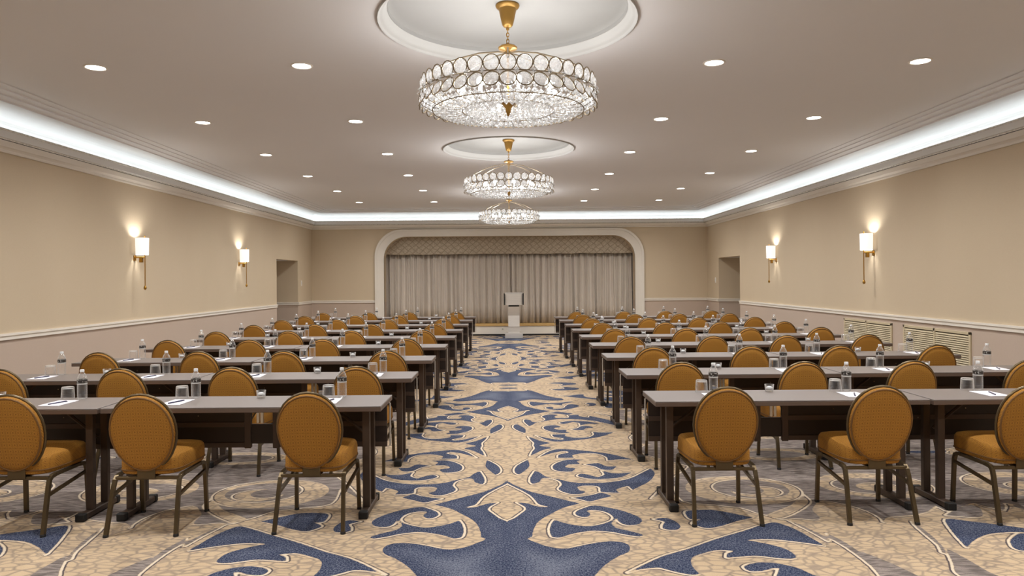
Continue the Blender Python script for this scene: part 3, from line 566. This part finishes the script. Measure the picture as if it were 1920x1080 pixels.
def cove_strip():
    t = thing('cove_light_strip', 'cool white light strip lying hidden on the cornice ledge', 'light')
    for (nm, a, b) in (('lamp_strip', (-W + .085, Y0 + .2), (-W + .085, Y1 - .085)), ('lamp_strip', (W - .085, Y0 + .2), (W - .085, Y1 - .085)), ('lamp_strip', (-W + .085, Y1 - .085), (W - .085, Y1 - .085))):
        m = MB().box(min(a[0], b[0]) - .012, max(a[0], b[0]) + .012, min(a[1], b[1]) - .012, max(a[1], b[1]) + .012, 3.122, 3.134)
        m.build(nm, M['led'], t)
        L = max(abs(a[0] - b[0]), abs(a[1] - b[1])); al = abs(a[1] - b[1]) > abs(a[0] - b[0])
        l = light('cove_lamp', 'AREA', COVE_W * L / 24, COOL, t, ((a[0] + b[0]) / 2, (a[1] + b[1]) / 2, 3.145), shape='RECTANGLE', size=0.03 if al else L, size_y=L if al else 0.03)
        d = Vector((-1 if a[0] < 0 else 1, 0, .6)) if al else Vector((0, 1, .6))
        l.matrix_world = Matrix.Translation(l.location) @ (d.to_track_quat('-Z', 'Y').to_matrix().to_4x4())
        l.data.size, l.data.size_y = (L, .03)
        if abs((l.matrix_world.to_3x3() @ Vector((1, 0, 0))).dot(Vector((0, 1, 0) if al else (1, 0, 0)))) < .5: l.data.size, l.data.size_y = (.03, L)
cove_strip()
# ------------------------------------------------------------------ stage, curtains, lectern
def stage():
    t = thing('stage', 'low white-fronted stage platform with honey wood nosing inside the arch', 'stage', (0, Y1, 0))
    MB().box(-OX + .0, OX - .0, -.03, 1.58, 0.29, 0.315, .004).build('stage_deck', M['wood'], t)
    MB().box(-OX + .0, OX - .0, -.055, -.03, 0.265, 0.33, .006).build('nosing', M['wood'], t)
    m = MB().box(-OX, OX, -.03, .0, 0.045, 0.29)
    m.build('front_panel', M['cream'], t)
    MB().box(-OX, OX, -.04, .0, 0.0, 0.045).build('base_strip', M['dark'], t)
    o = MB().box(-.03, .03, -.009, 0, -.03, .03, .004).build('stage_outlet', M['cream'], None, (-.20, Y1 - .03, .185))
    tag(o, 'small green-marked outlet plate on the stage front beside the lectern', 'outlet')
    MB().box(-.018, .016, -.013, -.009, -.012, .006, .002).build('socket_cover', M['green'], o)
stage()
def curtains():
    zt, zb, n = 2.42, 0.32, 700
    def fold(x): return .055 * math.sin(x * 36 + 1.8 * math.sin(x * 3.1) + math.sin(x * 7.7)) + .022 * math.sin(x * 71 + 2 * math.sin(x * 1.7)) + .02 * math.sin(x * 7.3)
    for s, (xa, xb) in enumerate(((-3.52, -0.002), (0.002, 3.52))):
        m = MB(); vs = []; zs = [zb, .8, 1.5, 2.1, zt]
        for z in zs:
            k = .75 + .35 * (zt - z) / 2.1
            for i in range(n):
                x = xa + (xb - xa) * i / (n - 1)
                vs.append((x + .02 * math.sin(x * 11 + z * 1.3) * (zt - z) / 2, k * fold(x), z))
        fs = [(r * n + i, r * n + i + 1, (r + 1) * n + i + 1, (r + 1) * n + i) for r in range(len(zs) - 1) for i in range(n - 1)]
        m.add(vs, fs, 0, True)
        o = m.build('stage_curtain', M['curtain'], None, (0, Y1 + .42, 0), fix=False)
        sd = o.modifiers.new('cloth', 'SOLIDIFY'); sd.thickness = .008
        tag(o, 'taupe pleated stage curtain drawn across the %s half of the arch' % ('left', 'right')[s], 'curtain', 'stage curtains')
    m = MB(); n = 360; vs = []
    zs = [0, .03, .5, .72]
    for z in zs:
        for i in range(n):
            x = -3.52 + 7.04 * i / (n - 1)
            b = 2.285 - .014 * abs(math.sin(x * 4.6)) - .004 * math.sin(x * 2.0)
            y = .014 * math.sin(x * 9.2 + .5) * (1 if z < .4 else .3)
            vs.append((x, y, b + z))
    m.add(vs, [(r * n + i, r * n + i + 1, (r + 1) * n + i + 1, (r + 1) * n + i) for r in range(3) for i in range(n - 1)], 0, True)
    o = m.build('curtain_valance', M['valance'], None, (0, Y1 + .24, 0), fix=False)
    sd = o.modifiers.new('cloth', 'SOLIDIFY'); sd.thickness = .012
    tag(o, 'trellis patterned grey-brown valance hanging across the top of the stage arch', 'valance')
curtains()
def lectern():
    t = thing('lectern', 'brushed steel lectern standing on the carpet in front of the stage', 'lectern', (.105, 19.0, 0))
    MB().box(-.235, .235, -.16, .22, 0, .15, .01).build('base', M['steel'], t)
    m = MB()
    prof = [(-.10, .15), (-.10, .30), (-.115, .31), (-.085, .60), (-.16, .84)]; vs = []
    for y, z in prof:
        vs += [(-.15, y, z), (.15, y, z), (.15, y + .16, z), (-.15, y + .16, z)]
    fs = [(4 * i + k, 4 * i + (k + 1) % 4, 4 * i + 4 + (k + 1) % 4, 4 * i + 4 + k) for i in range(len(prof) - 1) for k in range(4)]
    m.add(vs, fs + [(3, 2, 1, 0), tuple(4 * (len(prof) - 1) + k for k in range(4))]); m.build('column', M['steel'], t)
    MB().box(-.14, .14, -.13, .12, .84, .89).build('neck', M['black'], t)
    m = MB(); vs = []; n = 9
    for z in (.885, 1.172):
        for i in range(n):
            x = -.235 + .47 * i / (n - 1); vs.append((x, -.20 + .05 * (x / .235) ** 2, z))
        for i in range(n):
            x = .235 - .47 * i / (n - 1); vs.append((x, .16, z + (.04 if z > 1 else 0)))
    k = 2 * n
    m.add(vs, [(i, (i + 1) % k, k + (i + 1) % k, k + i) for i in range(k)] + [tuple(range(k))[::-1], tuple(range(k, 2 * k))])
    m.build('reading_desk', M['steel'], t)
    for s in (-1, 1): MB().box(s * .25 - .013, s * .25 + .013, -.19, .18, .885, 1.19, .003).build('side_cheek', M['black'], t)
lectern()

# ------------------------------------------------------------------ chandeliers
def disc_mb(r, th, n=12):
    m = MB(); vs = [(0, -th * .5, 0)]
    for (q, y) in ((.45, -th * .5), (1.0, 0.0), (.45, th * .5)):
        for k in range(n):
            a = 2 * PI * (k + .5 * (q < .9)) / n; vs.append((q * r * math.cos(a), y, q * r * math.sin(a)))
    vs.append((0, th * .5, 0))
    fs = [(0, 1 + (k + 1) % n, 1 + k) for k in range(n)]
    for g in (0, 1):
        for k in range(n):
            a, b = 1 + g * n + k, 1 + g * n + (k + 1) % n; c, d = a + n, b + n
            fs += [(a, b, c), (b, d, c)] 
    fs += [(len(vs) - 1, 1 + 2 * n + k, 1 + 2 * n + (k + 1) % n) for k in range(n)]
    return m.add(vs, fs, 0, False)
def chandelier_proto():
    t = thing('chandelier', '', 'chandelier', (0, 0, 0), 'crystal drum chandeliers along the hall')
    g = MB().lathe([(.001, 3.654), (.088, 3.654), (.092, 3.642), (.085, 3.628), (.068, 3.618), (.062, 3.59), (.052, 3.54), (.04, 3.495), (.028, 3.482), (.012, 3.478), (.012, 3.46), (.001, 3.46)], 24); g.build('ceiling_canopy', M['gold_paint'], t)
    c = MB()
    for i in range(4):
        z = 3.447 - i * .024; pts = []
        for a in np.linspace(0, 2 * PI, 12, endpoint=False):
            u, v = .010 * math.cos(a), .017 * math.sin(a); pts.append((u, 0, z + v) if i % 2 else (0, u, z + v))
        c.tube(pts, .0032, 6, True)
    c.build('chain', M['gold'], t)
    s = MB().lathe([(.001, 3.36), (.012, 3.36), (.014, 3.345), (.06, 3.338), (.073, 3.326), (.07, 3.314), (.04, 3.306), (.02, 3.298), (.016, 3.27), (.010, 3.25), (.010, 2.93), (.001, 2.93)], 24); s.build('stem', M['gold_paint'], t)
    for k in range(6):
        a = 2 * PI * (k + .5) / 6; m = MB()
        m.tube([(r * math.cos(a), r * math.sin(a), z) for r, z in ((.012, 3.285), (.09, 3.28), (.25, 3.245), (.42, 3.18), (.56, 3.11), (.655, 3.05))], .006, 6); m.build('arm', M['wire'], t)
    f = MB().lathe([(.001, 2.935), (.10, 2.93), (.095, 2.915), (.075, 2.905), (.045, 2.89), (.025, 2.865), (.018, 2.835), (.009, 2.81), (.001, 2.80)], 24); f.build('finial', M['gold_paint'], t)
    N = 36; d = disc_mb(.049, .03).mesh('crystal', M['crystal']); 
    m = MB(); m.tube([(.055 * math.cos(a), 0, .055 * math.sin(a)) for a in np.linspace(0, 2 * PI, 20, endpoint=False)], .0042, 6, True); ring = m.mesh('crystal_ring', M['wire'])
    for row, (R0, z0, tilt, off, sc_) in enumerate(((.652, 3.02, -0.10, 0, 1.0), (.652, 2.914, 0.42, 0, 1.08))):
        for k in range(N):
            a = 2 * PI * (k + off) / N
            o = link('crystal', d, t); q = link('crystal_ring', ring, o)
            o.matrix_local = Matrix.Translation((R0 * math.cos(a), R0 * math.sin(a), z0)) @ Matrix.Rotation(a + PI / 2, 4, 'Z') @ Matrix.Rotation(-tilt, 4, 'X') @ Matrix.Diagonal((1, 1, sc_, 1))
    # small beads between the rows and over the underside
    m = MB(); oc = [(1, 0, 0), (0, 1, 0), (-1, 0, 0), (0, -1, 0), (0, 0, 1), (0, 0, -1)]; of = [(0, 1, 4), (1, 2, 4), (2, 3, 4), (3, 0, 4), (1, 0, 5), (2, 1, 5), (3, 2, 5), (0, 3, 5)]
    def bead(x, y, z, r): m.add([(x + r * p[0], y + r * p[1], z + r * p[2]) for p in oc], of)
    for k in range(N):
        a = 2 * PI * (k + .5) / N; bead(.672 * math.cos(a), .672 * math.sin(a), 2.966, .020)
    rr = .60
    while rr > .11:
        n = int(2 * PI * rr / .042)
        for k in range(n):
            a = 2 * PI * (k + (rr * 37) % 1) / n; z = 2.838 + (.055 * ((.5 - rr) / .4) ** 2 if rr < .5 else .05 * ((rr - .5) / .10) ** 2) + R.uniform(-.006, .006)
            bead(rr * math.cos(a), rr * math.sin(a), z, .020 + .006 * R.random())
        rr -= .040
    o = m.build('bead_net', M['crystal_bead'], t, fix=False); o['kind'] = 'stuff'
    w = MB()
    for k in range(N):
        a = 2 * PI * (k + .5) / N
        w.tube([(r * math.cos(a), r * math.sin(a), z) for r, z in ((.672, 2.96), (.678, 2.92), (.648, 2.875), (.575, 2.836), (.4, 2.830), (.1, 2.905))], .0028, 4)
    for rr, z in ((.668, 2.964), (.575, 2.838), (.35, 2.842)):
        w.tube([(rr * math.cos(a), rr * math.sin(a), z) for a in np.linspace(0, 2 * PI, 48, endpoint=False)], .004, 6, True)
    w.build('wire_frame', M['wire'], t, fix=False)
    for k in range(8):
        a = 2 * PI * (k + .25) / 8; m = MB().lathe([(.001, 2.92), (.014, 2.92), (.014, 2.95), (.024, 2.965), (.03, 2.985), (.024, 3.01), (.001, 3.025)], 12, off=(.36 * math.cos(a), .36 * math.sin(a))); bb = m.build('bulb', M['bulb'], t); light('chandelier_lamp', 'POINT', CHAND_W / 8, NEUT, bb, (.36 * math.cos(a), .36 * math.sin(a), 3.045), shadow_soft_size=.06)
    return t
ch = chandelier_proto(); index_kids()
for k, y in enumerate(CH):
    o = ch if k == 0 else dup(ch, (0, y, 0))
    o.location = (0, y, 0); o['label'] = ('large crystal chandelier on brass canopy, first and biggest of three', 'crystal chandelier in the middle of the row of three', 'farthest crystal chandelier, the small-looking one before the stage')[k]
    tag(o, o['label'], 'chandelier', 'crystal drum chandeliers along the hall')

# ------------------------------------------------------------------ recessed ceiling lights
def downlight_proto():
    t = thing('ceiling_light', '', 'ceiling light', (0, 0, 0), 'recessed downlights in the hall ceiling')
    MB().lathe([(.079, ZC), (.100, ZC - .001), (.098, ZC - .006), (.086, ZC - .009), (.079, ZC - .004)], 24).build('trim_ring', M['white'], t)
    MB().lathe([(.001, ZC - .004), (.080, ZC - .004), (.080, ZC - .001), (.001, ZC - .001)], 24).build('lens', M['lamp'], t)
    light('downlight_lamp', 'SPOT', DOWN_W, WARM, t, (0, 0, ZC - .03), spot_size=math.radians(166), spot_blend=1.0, shadow_soft_size=.09)
    return t
dl = downlight_proto(); index_kids(); first = True
ORD = ['first', 'second', 'third', 'fourth', 'fifth', 'sixth', 'seventh', 'eighth', 'ninth']
for k in range(-2, 6):
    for x, nm in ((-3.74, 'outer left'), (-1.87, 'inner left'), (1.87, 'inner right'), (3.74, 'outer right')):
        y = 6.48 + 2.27 * k
        o = dl if first else dup(dl, (x, y, 0)); o.location = (x, y, 0); first = False
        o['label'] = 'round recessed downlight, %s line of the ceiling, %s' % (nm, ('%s from the front of the photo' % ORD[k]) if k >= 0 else ('just beyond the top of the photo' if k == -1 else 'overhead of the viewer'))

# ------------------------------------------------------------------ wall sconces, plates, grilles
def sconce_proto():
    t = thing('wall_sconce', '', 'wall lamp', (0, 0, 0), 'sconces on the long walls')      # built facing -x, wall at x=0
    MB().lathe([(.085, -.125), (.088, -.12), (.098, .0), (.098, .005)][:2] + [(.092, .12), (.090, .125)], 24, off=(-.115, 0)).build('lamp_shade', M['shade'], t)
    MB().box(-.014, 0, -.03, .03, -.21, -.13, .004).build('back_plate', M['gold'], t)
    m = MB().box(-.15, -.01, -.010, .010, -.170, -.152, .003).box(-.122, -.078, -.022, .022, -.235, -.150, .004); m.build('bracket_arm', M['gold'], t)
    MB().tube([(-.155, 0, .14), (-.155, 0, -.58)], .007, 8).build('rod', M['gold'], t)
    MB().lathe([(.001, -.64), (.016, -.63), (.022, -.61), (.016, -.59), (.008, -.575), (.001, -.57)], 12, off=(-.155, 0)).build('drop_finial', M['gold'], t)
    MB().lathe([(.001, .138), (.008, .142), (.010, .152), (.001, .162)], 12, off=(-.155, 0)).build('top_finial', M['gold'], t)
    light('sconce_lamp', 'POINT', SCONCE_W, (1.0, .96, .9), t, (-.115, 0, .05), shadow_soft_size=.04)
    return t
scn = sconce_proto(); index_kids(); first = True
for x, y, rz, lb in ((-W, 10.5, PI, 'brass sconce with white shade on left wall, nearer one'), (-W, 14.55, PI, 'brass sconce with white shade on left wall, beside the passage'), (W, 10.8, 0, 'brass sconce with white shade on right wall above the grilles'), (W, 14.75, 0, 'brass sconce with white shade on right wall, beside the passage')):
    o = scn if first else dup(scn, (x, y, 2.085)); first = False
    o.location = (x, y, 2.085); o.rotation_euler = (0, 0, rz); o['label'] = lb
for s, y in ((-1, 18.9), (1, 19.1)):
    o = MB().box(-.006, .006, -.04, .04, -.075, .075, .003).build('switch_plate', M['white'], None, (s * (W - .006), y, 1.5))
    MB().box(-.006, .006, -.012, .012, -.03, .03, .002).build('rocker', M['cap'], o, (-s * .008, 0, 0))
    tag(o, 'white switch plate on the %s wall between passage and corner' % ('left' if s < 0 else 'right'), 'switch')
slat_me = MB().add([(0, -.34, 0), (0, .34, 0), (-.016, .34, -.017), (-.016, -.34, -.017), (0, -.34, -.004), (0, .34, -.004), (-.016, .34, -.021), (-.016, -.34, -.021)], [(0, 1, 2, 3), (7, 6, 5, 4), (3, 2, 6, 7), (0, 4, 5, 1), (0, 3, 7, 4), (1, 5, 6, 2)]).mesh('slat', M['grille'])
for k, (ya, yb) in enumerate(((10.29, 11.76), (8.53, 9.99))):
    t = thing('wall_grille', 'beige double louvred grille low on the right wall, %s of the two' % ('farther', 'nearer')[k], 'grille', (W, (ya + yb) / 2, 0), 'louvred wall grilles')
    h = (yb - ya) / 2; z0, z1 = .22, .885
    f = MB()
    for a, b in ((-h, -h + .035), (-.018, .018), (h - .035, h)): f.box(-.02, 0, a, b, z0, z1, .003)
    f.box(-.02, 0, -h, h, z0, z0 + .035, .003).box(-.02, 0, -h, h, z1 - .035, z1, .003); f.build('frame', M['grille'], t)
    MB().box(-.003, 0, -h + .02, h - .02, z0 + .02, z1 - .02).build('recess', M['dark'], t)
    for c in (-.5, .5):
        for i in range(22):
            link('slat', slat_me, t, (-.004, c * (h + .0), z0 + .055 + i * .0268))

# ------------------------------------------------------------------ training tables
TL, TD, TZ = 1.83, .457, .74
def table_proto():
    t = thing('training_table', '', 'table', (0, 0, 0), 'narrow training tables in classroom rows')
    h, d = TL / 2 - .002, TD / 2
    MB().box(-h, h, -d, d, TZ - .006, TZ, .002).build('tabletop', M['top'], t)
    MB().box(-h, h, -d, d, TZ - .036, TZ - .006, .003).build('edge_band', M['edge'], t)
    for s in (-1, 1):
        x = s * (TL / 2 - .125)
        for y in (-.085, .085): MB().box(x - .024, x + .024, y - .02, y + .02, .045, TZ - .036, .003).build('leg_post', M['tleg'], t)
        f = MB().box(x - .027, x + .027, -d + .02, d - .02, .006, .047, .006).build('foot', M['tleg'], t)
        for q in (-1, 1):
            y = q * (d - .03); MB().box(x - .03, x + .03, y - .022, y + .022, 0, .05, .005).build('end_cap', M['rubber'], f)
        MB().box(x - .03, x + .03, -.13, .13, TZ - .048, TZ - .036).build('top_plate', M['tleg'], t)
        MB().tube([(x - s * .02, .03, .50), (x - s * .26, .03, TZ - .045)], .011, 6).build('folding_brace', M['tleg'], t)
        xa, xb = sorted((s * .075, s * (h - .03)))
        p = MB().box(xa, xb, .178, .192, .385, TZ - .05, .002).build('modesty_panel', M['panel'], t)
        MB().box(xa, xb, .172, .178, .385, .42, .001).box(xa, xb, .172, .178, .53, .565, .001).build('panel_rail', M['rail'], p)
        MB().box(s * .10 - .022, s * .10 + .022, .166, .178, .38, TZ - .05, .002).build('panel_stile', M['rail'], p)
        sc1 = MB()
        for xx, zz in ((s * .45, .61), (s * (h - .12), .545), (s * (h - .16), .545), (s * (h - .2), .40)): sc1.lathe([(.001, 0), (.006, .0), (.004, .004), (.001, .005)], 8, mat=Matrix.Translation((xx, .178 - .004, zz)) @ Matrix.Rotation(PI / 2, 4, 'X'))
        sc1.build('screws', M['chrome'], p)
        MB().tube([(s * (h - .10), .20, TZ - .045), (s * (h - .02), .20, TZ - .045), (s * (h - .012), .20, TZ - .055), (s * (h - .012), .20, .385)], .006, 6).build('end_rod', M['rod'], t)
    c = MB().box(-.024, -.004, .13, .15, TZ - .175, TZ - .036, .002).box(.004, .024, .13, .15, TZ - .175, TZ - .036, .002)
    c.build('hinge_bar', M['chrome'], t)
    MB().box(-.09, .09, .18, .19, .41, .55, .002).build('center_plate', M['panel'], t)
    return t
tp = table_proto()

# ------------------------------------------------------------------ banquet chairs
def chair_proto():
    t = thing('banquet_chair', '', 'chair', (0, 0, 0), 'gold round-back banquet chairs')     # rear feet at y=0, seat towards +y
    # oval back, leaning a little towards -y
    n = 32
    def egg(r, k, z0=0): 
        a = 2 * PI * k / n; s_, c_ = math.sin(a), math.cos(a)
        return (.197 * r * c_ * (1 + .07 * s_), .245 * r * s_)
    Mb = Matrix.Translation((0, .038, .624)) @ Matrix.Rotation(math.radians(11), 4, 'X')
    m = MB(); lay = [(.3, -.034), (.75, -.030), (.93, -.022), (.985, -.010), (1.0, .004), (.985, .018), (.93, .028), (.6, .038), (.25, .042)]
    vs = []
    for r, y in lay:
        for k in range(n):
            x, z = egg(r, k); vs.append(Mb @ Vector((x, y, z)))
    L = len(lay); fs = [(i * n + k, i * n + (k + 1) % n, (i + 1) * n + (k + 1) % n, (i + 1) * n + k) for i in range(L - 1) for k in range(n)]
    fs += [tuple(range(n)), tuple((L - 1) * n + k for k in range(n))[::-1]]
    m.add(vs, fs, 0, True); b = m.build('backrest', M['fabric'], t)
    m = MB(); m.tube([tuple(Mb @ Vector((egg(.965, k)[0], -.019, egg(.965, k)[1]))) for k in range(n)], .0055, 6, True); m.build('piping', M['piping'], b)
    m = MB(); m.tube([tuple(Mb @ Vector((egg(1.015, k)[0], 0.010, egg(1.01, k)[1]))) for k in range(n)], .009, 8, True); m.build('back_frame', M['bronze'], t)
    # seat cushion
    m = MB(); n2 = 36; vs = []
    def sq(r, k):
        a = 2 * PI * k / n2; c_, s_ = math.cos(a), math.sin(a); e = .42
        x = (abs(c_) ** e) * (1 if c_ > 0 else -1); y = (abs(s_) ** e) * (1 if s_ > 0 else -1)
        return x * (.205 + .018 * y) * r, y * .222 * r
    lay = [(.90, .355), (.97, .362), (.995, .378), (1.0, .40), (1.0, .43), (.985, .452), (.94, .468), (.80, .478), (.5, .484), (.2, .486)]
    for r, z in lay:
        for k in range(n2):
            x, y = sq(r, k); vs.append((x, .30 + y, z + (.012 if y > 0 else 0) * (z > .42)))
    L = len(lay); fs = [(i * n2 + k, i * n2 + (k + 1) % n2, (i + 1) * n2 + (k + 1) % n2, (i + 1) * n2 + k) for i in range(L - 1) for k in range(n2)]
    fs += [tuple(range(n2))[::-1], tuple((L - 1) * n2 + k for k in range(n2))]
    m.add(vs, fs, 0, True); s = m.build('seat', M['fabric'], t)
    m = MB(); m.tube([(sq(1.0, k)[0], .30 + sq(1.0, k)[1], .385) for k in range(n2)], .005, 6, True); m.build('piping', M['piping'], s)
    for sx in (-1, 1):
        MB().tube([(sx * .212, 0, .004), (sx * .200, .075, .29), (sx * .198, .088, .325), (sx * .197, .11, .342), (sx * .197, .16, .347)], .0115, 4, square=True).build('leg', M['bronze'], t)
        MB().tube([(sx * .213, .475, .004), (sx * .208, .462, .30), (sx * .206, .452, .335), (sx * .204, .43, .345), (sx * .202, .39, .347)], .0115, 4, square=True).build('leg', M['bronze'], t)
        MB().box(sx * .200 - .011, sx * .200 + .011, .14, .41, .337, .356).build('seat_rail', M['bronze'], t)
        MB().tube([(sx * .204, .062, .235), (sx * .209, .463, .285)], .009, 4, square=True).build('side_stretcher', M['bronze'], t)
        for y in (0, .475): MB().lathe([(.0165, 0), (.0165, .012), (.013, .016)], 10, cap0=True, cap1=True, off=(sx * .2125, y)).build('glide', M['rubber'], t)
    MB().box(-.195, .195, .08, .10, .327, .347, .002).build('back_rail', M['bronze'], t)
    MB().box(-.19, .19, .44, .456, .325, .345, .002).build('front_rail', M['bronze'], t)
    m = MB().box(-.055, .055, .072, .080, .335, .43, .002).box(-.055, .055, .075, .17, .338, .346, .002); m.build('back_bracket', M['bronze'], t)
    return t
cp = chair_proto()

# ------------------------------------------------------------------ place settings
def bottle_proto():
    z = TZ
    pr = [(.001, .002), (.024, .001), (.030, .006)]
    for i in range(6): pr += [(.0325, .012 + i * .015), (.0305, .0195 + i * .015)]
    pr += [(.0325, .102), (.0325, .14), (.031, .148), (.027, .162), (.018, .178), (.0125, .186), (.0125, .192)]
    o = MB().lathe(pr, 20).build('water_bottle', M['bottle'])
    MB().lathe([(.0331, .104), (.0331, .139)], 20).build('label', M['label'], o)
    MB().lathe([(.0145, .189), (.0145, .204), (.013, .207), (.001, .207)], 14, cap0=True).build('cap', M['cap'], o)
    return tag(o, '', 'bottle', 'water bottles on the training tables')
def glass_proto():
    o = MB().lathe([(.043, .001), (.0435, .003), (.040, .082), (.037, .088), (.001, .088), (.001, .078), (.036, .076)], 20).build('drinking_glass', M['glass'])
    return tag(o, '', 'glass', 'drinking glasses on the training tables')
def pad_proto():
    o = MB().box(-.07, .07, -.108, .108, 0, .005, .001).build('notepad', M['paper'])
    return tag(o, '', 'notepad', 'notepads on the training tables')
def pen_proto():
    o = MB().tube([(0, -.07, .0045), (0, .055, .0045), (0, .066, .003)], [.0045, .0045, .002], 8).build('pen', M['pen'])
    return tag(o, '', 'pen', 'pens lying on the notepads')
def cup_proto():
    o = MB().lathe([(.001, .001), (.026, .001), (.028, .004), (.033, .052), (.031, .052), (.026, .016), (.001, .014)], 16).build('glass_cup', M['glass'])
    MB().lathe([(.001, .016), (.02, .016), (.024, .024), (.02, .034), (.008, .038), (.001, .038)], 10).build('mints', M['cap'], o)
    return tag(o, '', 'glass cup', 'small glass cups on the training tables')
PROTO = dict(bottle=bottle_proto(), glass=glass_proto(), pad=pad_proto(), pen=pen_proto(), cup=cup_proto(), table=tp, chair=cp)
USED = set(); index_kids()
def put(kind, loc, label, rz=0.0):
    p = PROTO[kind]
    if kind in USED: o = dup(p, loc, rz)
    else: o = p; USED.add(kind)
    o.location = loc; o.rotation_euler = (0, 0, rz); o['label'] = label
    return o
LB = [5.10, 6.42, 7.74, 9.15, 10.54, 11.93, 13.32, 14.70, 16.0]
RB = [5.195, 6.52, 7.86, 9.19, 10.50, 11.81, 13.10, 14.45, 15.65]
LX = [.843, .822, .80, .79, .785, .775, .765, .755, .75]
RX = [.960, .985, 1.0, 1.008, 1.008, 1.005, .995, .985, .965]
SEAT = [.42, 1.41, 2.28, 3.25]
WHO = ['aisle seat', 'second seat from the aisle', 'third seat from the aisle', 'wall seat']
ROW = ['front', 'second', 'third', 'fourth', 'fifth', 'sixth', 'seventh', 'eighth', 'last']
for side, BB, XX, sx in (('left', LB, LX, -1), ('right', RB, RX, 1)):
    for r in range(9):
        yb = BB[r]; yf = yb - TD; x0 = XX[r]; rw = '%s row %s of aisle' % (ROW[r], side)
        for k in (0, 1):
            xc = sx * (x0 + TL / 2 + k * (TL + .012)); dy = (-.006, .006)[k] * (1 if r % 2 else -1)
            put('table', (xc, yb - TD / 2 + dy, 0), 'grey-topped narrow training table, %s, %s' % (rw, ('aisle end', 'wall end')[k]))
            put('cup', (xc + R.uniform(-.04, .04), yb - .075 + R.uniform(-.01, .01), TZ), 'small clear glass cup on %s table, %s' % (('aisle end', 'wall end')[k], rw), R.uniform(0, 6))
        for k in range(4):
            xs_ = sx * (x0 + SEAT[k]) + R.uniform(-.014, .014)
            if r == 0 and side == 'left': xs_ = (-1.25, -2.27, -3.09, -4.10)[k]
            if r == 0 and side == 'right': xs_ = (1.36, 2.335, 3.26, 4.2)[k]
            rz = math.radians(R.uniform(-1.5, 1.5)) if (r, k) != (0, 0) else 0
            put('chair', (xs_, yf - .262 + R.uniform(-.02, .02), 0), 'gold round-back banquet chair, %s, %s' % (rw, WHO[k]), rz)
            xb = xs_ + .045 + R.uniform(-.03, .03)
            pr = math.radians(R.uniform(-5, 5))
            put('pad', (xb - .01, yf + .205, TZ + .0002), 'white notepad, %s, %s' % (rw, WHO[k]), pr)
            put('pen', (xb - .005, yf + .19, TZ + .0054), 'navy pen lying on notepad, %s, %s' % (rw, WHO[k]), pr - .35)
            put('bottle', (xb + .035, yb - .062, TZ), 'clear water bottle with dark label, %s, %s' % (rw, WHO[k]), R.uniform(0, 6))
            put('glass', (xb - .055, yb - .080, TZ), 'short clear drinking glass, %s, %s' % (rw, WHO[k]), R.uniform(0, 6))
